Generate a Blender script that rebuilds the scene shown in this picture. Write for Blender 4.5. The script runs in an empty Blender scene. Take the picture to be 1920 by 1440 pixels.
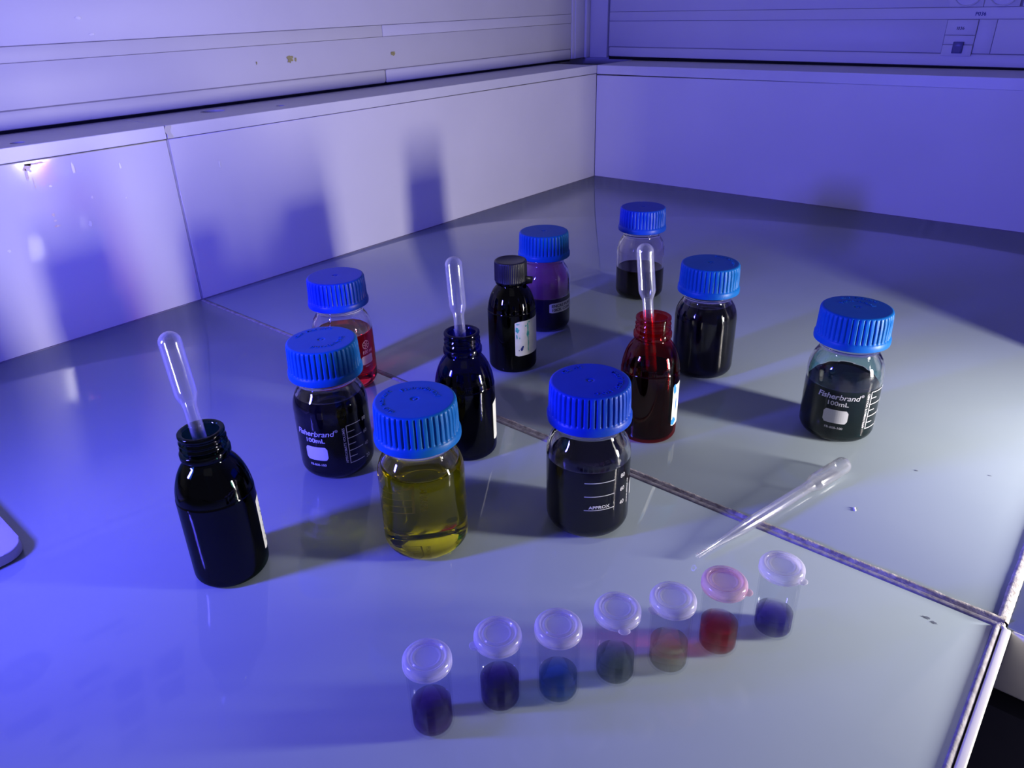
import bpy, bmesh, math, random
from mathutils import Vector, Matrix
from math import sin, cos, pi, radians, atan2

rnd = random.Random(7)
S = bpy.context.scene
COL = S.collection

# ------------------------------------------------------------------ camera
CAM = Vector((0.8557, -1.2659, 0.3181))
yaw, pitch, roll = 2.3030, 0.4585, -0.0370
fw = Vector((cos(yaw) * cos(pitch), sin(yaw) * cos(pitch), -sin(pitch)))
rt = fw.cross(Vector((0, 0, 1))).normalized()
up = rt.cross(fw)
r2 = cos(roll) * rt + sin(roll) * up
u2 = -sin(roll) * rt + cos(roll) * up
cd = bpy.data.cameras.new('camera')
cam = bpy.data.objects.new('camera', cd)
COL.objects.link(cam)
cam.matrix_world = Matrix(((r2.x, u2.x, -fw.x, CAM.x), (r2.y, u2.y, -fw.y, CAM.y), (r2.z, u2.z, -fw.z, CAM.z), (0, 0, 0, 1)))
cd.sensor_width = 36.0
cd.lens = 1394.74 / 1920 * 36
cd.shift_x = 27.83 / 1920
cd.shift_y = -24.61 / 1920
cd.clip_start = 0.01
S.camera = cam

# ------------------------------------------------------------------ world, lights, exposure
w = bpy.data.worlds.new('world')
S.world = w
w.use_nodes = True
w.node_tree.nodes['Background'].inputs[0].default_value = (0.50, 0.48, 0.95, 1)
w.node_tree.nodes['Background'].inputs[1].default_value = 0.11

def area(name, loc, target, sx, sy, power, col, spread=180):
    l = bpy.data.lights.new(name, 'AREA')
    l.shape = 'RECTANGLE'
    l.size, l.size_y, l.energy, l.color = sx, sy, power, col
    l.spread = radians(spread)
    o = bpy.data.objects.new(name, l)
    COL.objects.link(o)
    o.location = loc
    o.rotation_euler = (Vector(target) - Vector(loc)).to_track_quat('-Z', 'Y').to_euler()
    return o

area('strip_lamp', (1.17, -0.635, 0.088), (0.0, -0.93, 0.075), 0.050, 0.165, 5.0, (1.0, 0.945, 0.905), 150)
area('blue_lamp', (0.33, -1.42, 0.255), (0.66, 0.0, 0.55), 0.05, 0.15, 8.6, (0.10, 0.09, 1.0), 155)
area('fill_lamp', (1.6, -1.9, 2.2), (0.4, -0.6, 0.0), 1.2, 1.2, 0.5, (0.95, 0.97, 1.0))  # added overhead fill to lift the ambient, no such source known

S.view_settings.view_transform = 'Standard'
S.view_settings.look = 'None'
S.view_settings.exposure = 0.0
S.view_settings.gamma = 1.0
S.view_settings.use_curve_mapping = False
S.cycles.max_bounces = 24
S.cycles.transparent_max_bounces = 32
S.cycles.transmission_bounces = 20
S.cycles.glossy_bounces = 10
S.cycles.diffuse_bounces = 4
S.cycles.sample_clamp_indirect = 12.0
S.cycles.use_denoising = True

# ------------------------------------------------------------------ materials
def new_mat(name):
    m = bpy.data.materials.new(name)
    m.use_nodes = True
    nt = m.node_tree
    for n in list(nt.nodes):
        nt.nodes.remove(n)
    out = nt.nodes.new('ShaderNodeOutputMaterial')
    return m, nt, out

def noise_ramp(nt, scale, c1, c2, detail=4, lo=0.35, hi=0.65):
    tc = nt.nodes.new('ShaderNodeTexCoord')
    n = nt.nodes.new('ShaderNodeTexNoise')
    n.inputs['Scale'].default_value = scale
    n.inputs['Detail'].default_value = detail
    nt.links.new(tc.outputs['Object'], n.inputs['Vector'])
    r = nt.nodes.new('ShaderNodeValToRGB')
    r.color_ramp.elements[0].position = lo
    r.color_ramp.elements[1].position = hi
    r.color_ramp.elements[0].color = (*c1, 1)
    r.color_ramp.elements[1].color = (*c2, 1)
    nt.links.new(n.outputs['Fac'], r.inputs['Fac'])
    return n, r

def pmat(name, col, rough=0.4, spec=0.5, col2=None, scale=40, bump=0.0, bscale=200, coat=0.0, metal=0.0, sss=0.0, ior=1.45, r2_=None):
    m, nt, out = new_mat(name)
    b = nt.nodes.new('ShaderNodeBsdfPrincipled')
    b.inputs['Base Color'].default_value = (*col, 1)
    b.inputs['Roughness'].default_value = rough
    b.inputs['Specular IOR Level'].default_value = spec
    b.inputs['Metallic'].default_value = metal
    b.inputs['Coat Weight'].default_value = coat
    b.inputs['Coat Roughness'].default_value = 0.03
    b.inputs['IOR'].default_value = ior
    c2 = col2 if col2 else tuple(c * 0.93 for c in col)
    n, r = noise_ramp(nt, scale, col, c2)
    nt.links.new(r.outputs['Color'], b.inputs['Base Color'])
    if r2_:
        mr = nt.nodes.new('ShaderNodeMapRange')
        mr.inputs['To Min'].default_value = rough
        mr.inputs['To Max'].default_value = r2_
        nt.links.new(n.outputs['Fac'], mr.inputs['Value'])
        nt.links.new(mr.outputs['Result'], b.inputs['Roughness'])
    if bump > 0:
        tc = nt.nodes.new('ShaderNodeTexCoord')
        n2 = nt.nodes.new('ShaderNodeTexNoise')
        n2.inputs['Scale'].default_value = bscale
        n2.inputs['Detail'].default_value = 5
        nt.links.new(tc.outputs['Object'], n2.inputs['Vector'])
        bp = nt.nodes.new('ShaderNodeBump')
        bp.inputs['Strength'].default_value = bump
        bp.inputs['Distance'].default_value = 0.001
        nt.links.new(n2.outputs['Fac'], bp.inputs['Height'])
        nt.links.new(bp.outputs['Normal'], b.inputs['Normal'])
    nt.links.new(b.outputs[0], out.inputs[0])
    return m

def glass(name, col=(1, 1, 1), ior=1.47, rough=0.0):
    m, nt, out = new_mat(name)
    g = nt.nodes.new('ShaderNodeBsdfGlass')
    g.inputs['Color'].default_value = (*col, 1)
    g.inputs['IOR'].default_value = ior
    g.inputs['Roughness'].default_value = rough
    nt.links.new(g.outputs[0], out.inputs[0])
    return m

def thin(name, col=(0.97, 0.97, 0.97), rough=0.03, milk=0.0, ior=1.5, milkcol=(0.9, 0.9, 0.95), edge=0.0, gl=1.0, power=6.0):
    """thin clear wall: light passes straight through a tint, with a Fresnel gloss; milk adds a hazy scattering share"""
    m, nt, out = new_mat(name)
    tr = nt.nodes.new('ShaderNodeBsdfTransparent')
    tr.inputs['Color'].default_value = (*col, 1)
    base = tr.outputs[0]
    lw = nt.nodes.new('ShaderNodeLayerWeight')
    lw.inputs['Blend'].default_value = 0.35
    if milk > 0:
        df = nt.nodes.new('ShaderNodeBsdfDiffuse')
        df.inputs['Color'].default_value = (*milkcol, 1)
        tl = nt.nodes.new('ShaderNodeBsdfTranslucent')
        tl.inputs['Color'].default_value = (*milkcol, 1)
        a = nt.nodes.new('ShaderNodeMixShader')
        a.inputs[0].default_value = 0.5
        nt.links.new(df.outputs[0], a.inputs[1])
        nt.links.new(tl.outputs[0], a.inputs[2])
        mx = nt.nodes.new('ShaderNodeMixShader')
        mr = nt.nodes.new('ShaderNodeMapRange')
        mr.inputs['To Min'].default_value = milk
        mr.inputs['To Max'].default_value = min(1, milk + edge)
        nt.links.new(lw.outputs['Facing'], mr.inputs['Value'])
        nt.links.new(mr.outputs['Result'], mx.inputs[0])
        nt.links.new(base, mx.inputs[1])
        nt.links.new(a.outputs[0], mx.inputs[2])
        base = mx.outputs[0]
    g = nt.nodes.new('ShaderNodeBsdfGlossy')
    g.inputs['Roughness'].default_value = rough
    fr = nt.nodes.new('ShaderNodeFresnel')
    fr.inputs['IOR'].default_value = ior
    geo = nt.nodes.new('ShaderNodeNewGeometry')
    # same reflectance from both sides of the wall
    inv = nt.nodes.new('ShaderNodeMath'); inv.operation = 'SUBTRACT'
    inv.inputs[0].default_value = 1.0
    nt.links.new(geo.outputs['Backfacing'], inv.inputs[1])
    mi = nt.nodes.new('ShaderNodeMapRange')
    mi.inputs['To Min'].default_value = 1.0 / ior
    mi.inputs['To Max'].default_value = ior
    nt.links.new(inv.outputs[0], mi.inputs['Value'])
    fr2 = nt.nodes.new('ShaderNodeFresnel')
    fr2.inputs['IOR'].default_value = ior
    f = nt.nodes.new('ShaderNodeMath'); f.operation = 'MULTIPLY'
    # Facing based reflectance (Schlick) is symmetric for both sides
    sch = nt.nodes.new('ShaderNodeMath'); sch.operation = 'POWER'
    sch.inputs[1].default_value = power
    lw2 = nt.nodes.new('ShaderNodeLayerWeight')
    lw2.inputs['Blend'].default_value = 0.5
    nt.links.new(lw2.outputs['Facing'], sch.inputs[0])
    mr2 = nt.nodes.new('ShaderNodeMapRange')
    mr2.inputs['To Min'].default_value = 0.04 * gl
    mr2.inputs['To Max'].default_value = 0.55 * gl
    nt.links.new(sch.outputs[0], mr2.inputs['Value'])
    for n in (fr, geo, inv, mi, fr2, f):
        nt.nodes.remove(n)
    mx2 = nt.nodes.new('ShaderNodeMixShader')
    nt.links.new(mr2.outputs['Result'], mx2.inputs[0])
    nt.links.new(base, mx2.inputs[1])
    nt.links.new(g.outputs[0], mx2.inputs[2])
    nt.links.new(mx2.outputs[0], out.inputs[0])
    return m

def dye(name, col, dens):
    """weak dye in a thin tube: straight-through light, absorbed along its depth, with a surface gloss"""
    m = thin(name, (0.99, 0.99, 0.99), 0.01, gl=0.25, ior=1.33)
    nt = m.node_tree
    out = [n for n in nt.nodes if n.type == 'OUTPUT_MATERIAL'][0]
    g = nt.nodes.new('ShaderNodeBsdfGlass')
    g.inputs['IOR'].default_value = 1.33
    g.inputs['Roughness'].default_value = 0.0
    mx = nt.nodes.new('ShaderNodeMixShader')
    mx.inputs[0].default_value = 0.40
    nt.links.new(out.inputs['Surface'].links[0].from_socket, mx.inputs[1])
    nt.links.new(g.outputs[0], mx.inputs[2])
    nt.links.new(mx.outputs[0], out.inputs['Surface'])
    a = nt.nodes.new('ShaderNodeVolumeAbsorption')
    a.inputs['Color'].default_value = (*col, 1)
    a.inputs['Density'].default_value = dens
    nt.links.new(a.outputs[0], out.inputs['Volume'])
    return m

def liquid(name, col, dens, ior=1.33):
    m, nt, out = new_mat(name)
    g = nt.nodes.new('ShaderNodeBsdfGlass')
    g.inputs['Color'].default_value = (1, 1, 1, 1)
    g.inputs['IOR'].default_value = ior
    g.inputs['Roughness'].default_value = 0.0
    a = nt.nodes.new('ShaderNodeVolumeAbsorption')
    a.inputs['Color'].default_value = (*col, 1)
    a.inputs['Density'].default_value = dens
    nt.links.new(g.outputs[0], out.inputs['Surface'])
    nt.links.new(a.outputs[0], out.inputs['Volume'])
    return m

M = {}
M['tile'] = pmat('glazed_counter_tile', (0.315, 0.37, 0.41), 0.035, 0.45, (0.30, 0.355, 0.40), 9, 0.015, 60, r2_=0.06)
M['panel'] = pmat('white_upstand_tile', (0.70, 0.68, 0.70), 0.07, 0.35, (0.66, 0.645, 0.67), 6, 0.03, 30)
M['panel_right'] = pmat('white_right_upstand_tile', (0.70, 0.68, 0.70), 0.3, 0.15, (0.66, 0.645, 0.67), 6, 0.03, 30)
M['board'] = pmat('white_ledge_board', (0.68, 0.67, 0.69), 0.35, 0.4, (0.63, 0.62, 0.65), 12, 0.04, 60)
M['pvc'] = pmat('white_pvc_trunking', (0.62, 0.61, 0.65), 0.45, 0.35, (0.59, 0.58, 0.62), 8, 0.02, 40)
M['wall'] = pmat('painted_wall', (0.72, 0.72, 0.74), 0.6, 0.3, None, 5, 0.05, 80)
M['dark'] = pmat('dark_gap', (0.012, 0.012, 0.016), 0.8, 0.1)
M['grout'] = pmat('rough_white_grout', (0.74, 0.70, 0.66), 0.8, 0.2, (0.42, 0.38, 0.36), 260, 0.5, 900)
M['chip'] = pmat('chipped_tile_body', (0.52, 0.48, 0.48), 0.85, 0.15, (0.26, 0.23, 0.24), 260, 0.5, 900)
M['greygrout'] = pmat('grey_grout', (0.42, 0.40, 0.42), 0.7, 0.3, (0.25, 0.23, 0.25), 200, 0.4, 700)
M['mastic'] = pmat('grey_mastic_line', (0.22, 0.21, 0.26), 0.6, 0.3, (0.16, 0.15, 0.2), 90, 0.2, 300)
M['seam'] = pmat('pale_joint_filler', (0.42, 0.41, 0.50), 0.6, 0.3, (0.34, 0.33, 0.42), 90)
M['groove'] = pmat('trunking_back', (0.26, 0.25, 0.29), 0.7, 0.2)
M['trim'] = pmat('white_plastic_edge_trim', (0.8, 0.78, 0.74), 0.35, 0.5, None, 20)
M['cap'] = pmat('blue_ribbed_cap', (0.003, 0.098, 0.36), 0.40, 0.22, (0.003, 0.090, 0.33), 60)
M['cap2'] = pmat('deep_blue_ribbed_cap', (0.005, 0.045, 0.38), 0.38, 0.22, (0.005, 0.041, 0.35), 60)
M['blackcap'] = pmat('black_ribbed_cap', (0.012, 0.012, 0.018), 0.38, 0.5)
M['glass'] = glass('clear_borosilicate_glass')
M['vial'] = thin('clear_vial_wall', (0.955, 0.96, 0.975), 0.02, gl=0.35)
M['pip'] = thin('clear_polythene', (0.965, 0.97, 0.98), 0.10, milk=0.015, edge=0.24, gl=1.8, power=3.0, milkcol=(0.85, 0.85, 0.95))
M['lid'] = thin('milky_snap_lid', (0.93, 0.92, 0.98), 0.16, milk=0.24, edge=0.25, milkcol=(0.88, 0.85, 0.92), gl=0.8)
M['pinklid'] = thin('pink_stained_snap_lid', (0.95, 0.84, 0.90), 0.16, milk=0.26, edge=0.25, milkcol=(0.90, 0.66, 0.76), gl=0.8)
M['dg_green'] = thin('green_black_glass', (0.10, 0.22, 0.19), 0.02)
M['dg_blue'] = thin('blue_black_glass', (0.09, 0.10, 0.42), 0.02)
M['dg_black'] = thin('black_glass', (0.02, 0.02, 0.03), 0.02)
M['dg_red'] = thin('amber_red_glass', (0.78, 0.15, 0.17), 0.02)
M['ink'] = pmat('black_ink', (0.004, 0.004, 0.008), 0.04, 0.18, ior=1.33)
M['inkteal'] = pmat('black_teal_ink', (0.002, 0.010, 0.012), 0.04, 0.18, ior=1.33)
M['inkred'] = pmat('dark_brown_red_liquid', (0.003, 0.001, 0.001), 0.04, 0.08, ior=1.33)
M['inkpurple'] = pmat('dark_purple_liquid', (0.010, 0.004, 0.03), 0.04, 0.18, ior=1.33)
M['yellow'] = liquid('yellow_liquid', (0.965, 0.945, 0.0), 120)
M['redliq'] = liquid('red_liquid', (0.93, 0.0, 0.10), 130)
M['film_purple'] = thin('purple_film', (0.62, 0.30, 0.68), 0.3, milk=0.42, milkcol=(0.60, 0.20, 0.52), gl=0.3)
M['film_teal'] = thin('teal_film', (0.50, 0.78, 0.74), 0.3, gl=0.3)
M['film_grey'] = thin('grey_film', (0.86, 0.84, 0.90), 0.3, milk=0.06, milkcol=(0.5, 0.4, 0.6), gl=0.3)
M['print'] = pmat('white_enamel_print', (0.62, 0.62, 0.66), 0.5, 0.3)
M['printthin'] = pmat('pale_enamel_print', (0.40, 0.40, 0.44), 0.5, 0.3)
M['label'] = pmat('white_paper_label', (0.66, 0.66, 0.62), 0.6, 0.3, (0.58, 0.60, 0.56), 120)
M['tealstain'] = pmat('teal_ink_stain', (0.03, 0.30, 0.30), 0.5, 0.3, (0.10, 0.45, 0.42), 300)
M['bluestain'] = pmat('blue_ink_stain', (0.01, 0.02, 0.16), 0.5, 0.3)
M['blacktext'] = pmat('dark_lettering', (0.03, 0.03, 0.06), 0.5, 0.3)
M['device'] = pmat('white_plastic_casing', (0.62, 0.60, 0.66), 0.35, 0.4)
M['device2'] = pmat('pale_inset_plastic', (0.50, 0.48, 0.55), 0.25, 0.5)
M['glue'] = pmat('yellowed_glue', (0.42, 0.38, 0.16), 0.7, 0.2, (0.30, 0.27, 0.12), 300, 0.5, 900)
M['glint'] = pmat('painted_glint', (0.85, 0.80, 0.70), 0.5, 0.4, (0.75, 0.55, 0.40), 250)  # bright colour for the painted lamp glints on the left upstand
M['scuff'] = pmat('pale_scuff', (0.80, 0.79, 0.84), 0.3, 0.5)
M['floor'] = pmat('dark_floor', (0.40, 0.40, 0.46), 0.5, 0.4)
M['cabinet'] = pmat('grey_cabinet_panel', (0.30, 0.28, 0.28), 0.5, 0.4)
M['posterink'] = pmat('dark_blue_poster_ink', (0.02, 0.03, 0.20), 0.6, 0.2)
M['door'] = pmat('dark_cabinet_door', (0.13, 0.13, 0.15), 0.5, 0.3)
M['filler'] = pmat('yellowed_filler', (0.62, 0.60, 0.50), 0.6, 0.3)
M['poster'] = pmat('poster_paper', (0.78, 0.78, 0.80), 0.6, 0.2)
M['socketdark'] = pmat('socket_hole', (0.02, 0.02, 0.06), 0.4, 0.5)
M['jack'] = pmat('blue_grey_jack', (0.08, 0.08, 0.20), 0.35, 0.5)

# ------------------------------------------------------------------ helpers
def link(name, me, mat, parent=None, smooth=False):
    o = bpy.data.objects.new(name, me)
    COL.objects.link(o)
    if mat is not None:
        me.materials.append(mat)
    if parent is not None:
        o.parent = parent
    if smooth:
        for f in me.polygons:
            f.use_smooth = True
    return o

def bm_obj(name, bm, mat, parent=None, smooth=False, autosmooth=None, recalc=True):
    if recalc:
        bmesh.ops.recalc_face_normals(bm, faces=bm.faces)
    if autosmooth is not None:
        for f in bm.faces:
            f.smooth = True
        for e in bm.edges:
            if len(e.link_faces) == 2 and e.calc_face_angle(0) > radians(autosmooth):
                e.smooth = False
    me = bpy.data.meshes.new(name)
    bm.to_mesh(me)
    bm.free()
    return link(name, me, mat, parent, smooth and autosmooth is None)

def thing(name, label, cat, loc=(0, 0, 0), rotz=0, group=None):
    o = bpy.data.objects.new(name, None)
    o.empty_display_size = 0.02
    COL.objects.link(o)
    o.location = loc
    o.rotation_euler = (0, 0, rotz)
    o['label'] = label
    o['category'] = cat
    if group:
        o['group'] = group
    return o

def struct(o):
    o['kind'] = 'structure'
    return o

def add_box(bm, x0, x1, y0, y1, z0, z1, bev=0.0, seg=2):
    v = [bm.verts.new((x, y, z)) for x in (x0, x1) for y in (y0, y1) for z in (z0, z1)]
    fs = []
    for i in ((0, 1, 3, 2), (4, 6, 7, 5), (0, 4, 5, 1), (2, 3, 7, 6), (0, 2, 6, 4), (1, 5, 7, 3)):
        fs.append(bm.faces.new([v[k] for k in i]))
    if bev > 0:
        es = list({e for f in fs for e in f.edges})
        bmesh.ops.bevel(bm, geom=es, offset=bev, segments=seg, affect='EDGES', profile=0.5)
    return bm

def box(name, x0, x1, y0, y1, z0, z1, mat, parent=None, bev=0.0, seg=2):
    bm = bmesh.new()
    add_box(bm, x0, x1, y0, y1, z0, z1, bev, seg)
    return bm_obj(name, bm, mat, parent, autosmooth=40 if bev else None)

def lathe_bm(prof, n=64, closed=False, rfun=None, bm=None):
    bm = bm or bmesh.new()
    rings = []
    for (r, z) in prof:
        if r < 1e-6:
            rings.append([bm.verts.new((0, 0, z))])
        else:
            ring = []
            for k in range(n):
                t = 2 * pi * k / n
                rr = r if rfun is None else rfun(r, z, t)
                ring.append(bm.verts.new((rr * cos(t), rr * sin(t), z)))
            rings.append(ring)
    pairs = list(zip(rings[:-1], rings[1:]))
    if closed:
        pairs.append((rings[-1], rings[0]))
    for A, B in pairs:
        if len(A) == 1 and len(B) == 1:
            continue
        for k in range(n):
            k2 = (k + 1) % n
            if len(A) == 1:
                bm.faces.new((A[0], B[k2], B[k]))
            elif len(B) == 1:
                bm.faces.new((A[k], A[k2], B[0]))
            else:
                bm.faces.new((A[k], A[k2], B[k2], B[k]))
    return bm

def lathe(name, prof, mat, parent=None, n=64, closed=False, auto=35, rfun=None):
    return bm_obj(name, lathe_bm(prof, n, closed, rfun), mat, parent, autosmooth=auto)

def spline(pts, n=6):
    """Catmull-Rom through profile points, first and last kept"""
    out = []
    P = [pts[0]] + list(pts) + [pts[-1]]
    for i in range(1, len(P) - 2):
        p0, p1, p2, p3 = P[i - 1], P[i], P[i + 1], P[i + 2]
        for k in range(n):
            t = k / n
            q = []
            for a in range(2):
                q.append(0.5 * (2 * p1[a] + (p2[a] - p0[a]) * t + (2 * p0[a] - 5 * p1[a] + 4 * p2[a] - p3[a]) * t * t + (3 * p1[a] - p0[a] - 3 * p2[a] + p3[a]) * t ** 3))
            out.append((max(q[0], 0), q[1]))
    out.append(pts[-1])
    return out

def arc(cx, cz, r, a0, a1, n=6):
    return [(cx + r * cos(radians(a0 + (a1 - a0) * k / n)), cz + r * sin(radians(a0 + (a1 - a0) * k / n))) for k in range(n + 1)]

def grid_patch(fn, nu, nv, bm=None):
    """surface patch from fn(u, v) -> xyz"""
    bm = bm or bmesh.new()
    V = [[bm.verts.new(fn(i / nu, j / nv)) for j in range(nv + 1)] for i in range(nu + 1)]
    for i in range(nu):
        for j in range(nv):
            bm.faces.new((V[i][j], V[i + 1][j], V[i + 1][j + 1], V[i][j + 1]))
    return bm

DEFCACHE = {}
def text_mesh(txt, size, bold=0.0, shear=0.0, align='CENTER', spacing=1.0):
    """list of (verts2d, faces) of a line of lettering, letter height about `size`"""
    key = (txt, size, bold, shear, align, spacing)
    if key in DEFCACHE:
        return DEFCACHE[key]
    cu = bpy.data.curves.new('t', 'FONT')
    cu.body = txt
    cu.size = size / 0.73
    cu.offset = bold
    cu.shear = shear
    cu.align_x = align
    cu.space_character = spacing
    cu.resolution_u = 3
    o = bpy.data.objects.new('t', cu)
    COL.objects.link(o)
    dg = bpy.context.evaluated_depsgraph_get()
    me = bpy.data.meshes.new_from_object(o.evaluated_get(dg))
    vs = [(v.co.x, v.co.y) for v in me.vertices]
    fs = [tuple(p.vertices) for p in me.polygons]
    bpy.data.objects.remove(o)
    bpy.data.curves.remove(cu)
    bpy.data.meshes.remove(me)
    DEFCACHE[key] = (vs, fs)
    return vs, fs

def add_mapped(bm, tm, fn):
    vs, fs = tm
    V = [bm.verts.new(fn(x, y)) for x, y in vs]
    for f in fs:
        try:
            bm.faces.new([V[k] for k in f])
        except ValueError:
            pass

def on_cyl(R, a0, z0):
    """map (x along the arc, y up) on a cylinder of radius R centred at angle a0 deg, height z0"""
    def fn(x, y):
        a = radians(a0) + x / R
        return (R * cos(a), R * sin(a), z0 + y)
    return fn

def on_cyl_vert(R, a0, z0):
    """lettering that reads upward"""
    def fn(x, y):
        a = radians(a0) - y / R
        return (R * cos(a), R * sin(a), z0 + x)
    return fn

def cyl_rect(bm, R, a0, a1, z0, z1, n=4, round_=0.0):
    if round_ <= 0:
        return grid_patch(lambda u, v: (R * cos(radians(a0 + (a1 - a0) * u)), R * sin(radians(a0 + (a1 - a0) * u)), z0 + (z1 - z0) * v), n, 1, bm)
    w_, h_ = radians(a1 - a0) * R, z1 - z0
    fn = on_cyl(R, (a0 + a1) / 2, (z0 + z1) / 2)
    nu, nv = 12, 1
    cols = []
    for i in range(nu + 1):
        x = -w_ / 2 + w_ * i / nu
        d = max(0, abs(x) - (w_ / 2 - round_))
        hh = h_ / 2 - (round_ - math.sqrt(max(0, round_ ** 2 - d ** 2)))
        cols.append((bm.verts.new(fn(x, -hh)), bm.verts.new(fn(x, hh))))
    for A, B in zip(cols[:-1], cols[1:]):
        bm.faces.new((A[0], B[0], B[1], A[1]))
    return bm

def blob(bm, fn, cx, cy, rx, ry, n=14, jit=0.3, seed=0):
    r = random.Random(seed)
    vs = []
    for k in range(n):
        t = 2 * pi * k / n
        q = 1 + jit * (r.random() * 2 - 1)
        vs.append(bm.verts.new(fn(cx + rx * q * cos(t), cy + ry * q * sin(t))))
    c = bm.verts.new(fn(cx, cy))
    for k in range(n):
        bm.faces.new((c, vs[k], vs[(k + 1) % n]))

# ------------------------------------------------------------------ room shell
GX, GY, ZL, DX, DY = 0.857, -0.857, 0.2077, -0.108, 0.122
struct(box('floor', -0.6, 3.6, -3.6, 0.6, -0.92, -0.90, M['floor']))
wl = struct(box('wall_left', -0.20, DX - 0.034, -3.6, 0.22, -0.90, 2.6, M['wall']))
wr = struct(box('wall_right', DX - 0.034, 3.6, DY + 0.034, 0.26, -0.90, 2.6, M['wall']))

# upstands: tiled panels under the ledge, left and right
up_l = struct(thing('trim_1', 'white upstand of large glazed tiles along the left wall', 'upstand'))
del up_l['label']; del up_l['category']
for k, (a, b) in enumerate(((GY + 0.0010, -0.0003), (-1.60, GY - 0.0010), (-2.40, -1.602))):
    box('tile', DX, 0.0, a, b, -0.02, 0.1925, M['panel'], up_l, 0.0008, 1)
box('joint', DX, -0.0003, GY - 0.0011, GY + 0.0011, 0.0, 0.192, M['seam'], up_l)
up_r = struct(thing('trim_2', '', ''))
del up_r['label']; del up_r['category']
box('tile', 0.0, 0.98, 0.0, DY, -0.02, 0.1900, M['panel_right'], up_r, 0.0008, 1)
box('tile', 0.982, 1.9, 0.0, DY, -0.02, 0.1900, M['panel_right'], up_r, 0.0008, 1)

# ledge boards on top of the upstands
led_l = struct(thing('trim_3', '', ''))
del led_l['label']; del led_l['category']
bma = bmesh.new(); add_box(bma, DX - 0.03, 0.0008, GY + 0.0006, -0.0012, 0.1933, ZL, 0.0005, 1)
lb = bm_obj('board', bma, M['board'], led_l)
bma = bmesh.new(); add_box(bma, DX - 0.03, 0.0008, -1.62, GY - 0.0006, 0.1933, ZL, 0.0005, 1)
lb2 = bm_obj('board', bma, M['board'], led_l)
led_r = struct(thing('trim_4', '', ''))
del led_r['label']; del led_r['category']
box('board', -0.0002, 1.9, -0.0008, DY + 0.03, 0.1916, ZL - 0.0004, M['board'], led_r, 0.0005, 1)

def drill(o, holes):
    bm = bmesh.new()
    for (x, y, r) in holes:
        n = 28
        for z0, z1 in ((0.2000, 0.22),):
            A = [bm.verts.new((x + r * cos(2 * pi * k / n), y + r * sin(2 * pi * k / n), z0)) for k in range(n)]
            B = [bm.verts.new((x + r * cos(2 * pi * k / n), y + r * sin(2 * pi * k / n), z1)) for k in range(n)]
            bm.faces.new(list(reversed(A))); bm.faces.new(B)
            for k in range(n):
                bm.faces.new((A[k], A[(k + 1) % n], B[(k + 1) % n], B[k]))
    me = bpy.data.meshes.new('c'); bm.to_mesh(me); bm.free()
    c = bpy.data.objects.new('c', me); COL.objects.link(c)
    md = o.modifiers.new('b', 'BOOLEAN'); md.operation = 'DIFFERENCE'; md.object = c; md.solver = 'EXACT'
    dg = bpy.context.evaluated_depsgraph_get()
    nm = bpy.data.meshes.new_from_object(o.evaluated_get(dg))
    o.modifiers.remove(md)
    old = o.data
    o.data = nm
    bpy.data.meshes.remove(old)
    bpy.data.objects.remove(c)
drill(lb, [(-0.0700, -0.757, 0.0150), (-0.0350, -0.680, 0.0058)])
drill(lb2, [(-0.0255, -1.000, 0.0070)])
bm = bmesh.new()
for (y, hh) in ((-0.8555, 0.0145),):
    grid_patch(lambda u, v: (0.0010 + 0.0002 * sin(9 * v), y - 0.0018 + 0.0065 * u + 0.0010 * sin(7 * v + u), 0.1935 + 0.0137 * v), 4, 8, bm)
bm_obj('filler_patch', bm, M['filler'], led_l, smooth=True, recalc=False)

# cable trunking: two continuous runs with snap-on covers
def trunk(name, label, axis, a0, a1, plane, back):
    t = thing(name, label, 'trunking')
    def seg(nm, u0, u1, z0, z1, dep, mat, bev=0.0006):
        # axis 'y': runs along y, face looks to +x; axis 'x': runs along x, face looks to -y
        if axis == 'y':
            return box(nm, plane - back, plane + dep, u0, u1, z0, z1, mat, t, bev, 2)
        return box(nm, u0, u1, plane - dep, plane + back, z0, z1, mat, t, bev, 2)
    return t, seg

PX, PY = DX + 0.003, DY - 0.007
TL, seg = trunk('cable_trunking', 'white cable trunking along the left wall, marked by three yellowed glue spots', 'y', 0, 0, PX, 0.034)
LY0, LY1, JY = -1.9, 0.0615, -0.433
def rail(axis, seg, t, a0, a1, joints):
    # bottom rail with a rounded lower lip, covers and middle rail; dark back shows in the fine gaps
    seg('back_channel', a0, a1, 0.2145, 0.394, -0.0014, M['groove'], 0.0)
    seg('painted_gap_shade', a0, a1, 0.2079, 0.2146, -0.0030, M['dark'], 0.0)  # black strip paints in the shade between ledge and trunking
    cuts = [a0] + joints + [a1]
    for c0, c1 in zip(cuts[:-1], cuts[1:]):
        seg('bottom_rail', c0 + 0.0003, c1 - 0.0003, 0.2110 if axis == 'y' else 0.2128, 0.2311, 0.0, M['pvc'], 0.0035)
        seg('middle_rail', c0 + 0.0003, c1 - 0.0003, 0.2781, 0.2942, 0.0006, M['pvc'], 0.0012)
        seg('top_rail', c0 + 0.0003, c1 - 0.0003, 0.3755, 0.3950, 0.0004, M['pvc'], 0.0025)
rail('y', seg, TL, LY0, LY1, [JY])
for a, b in ((LY0, -1.163), (-1.071, LY1)):
    seg('cover', a, b, 0.2947, 0.3750, -0.0004, M['pvc'], 0.0006)
seg('cover', LY0, LY1, 0.2316, 0.2777, -0.0004, M['pvc'], 0.0006)
bm = bmesh.new()
def onL(y, z): return (PX + 0.0003, y, z)
bm.free()
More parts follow.
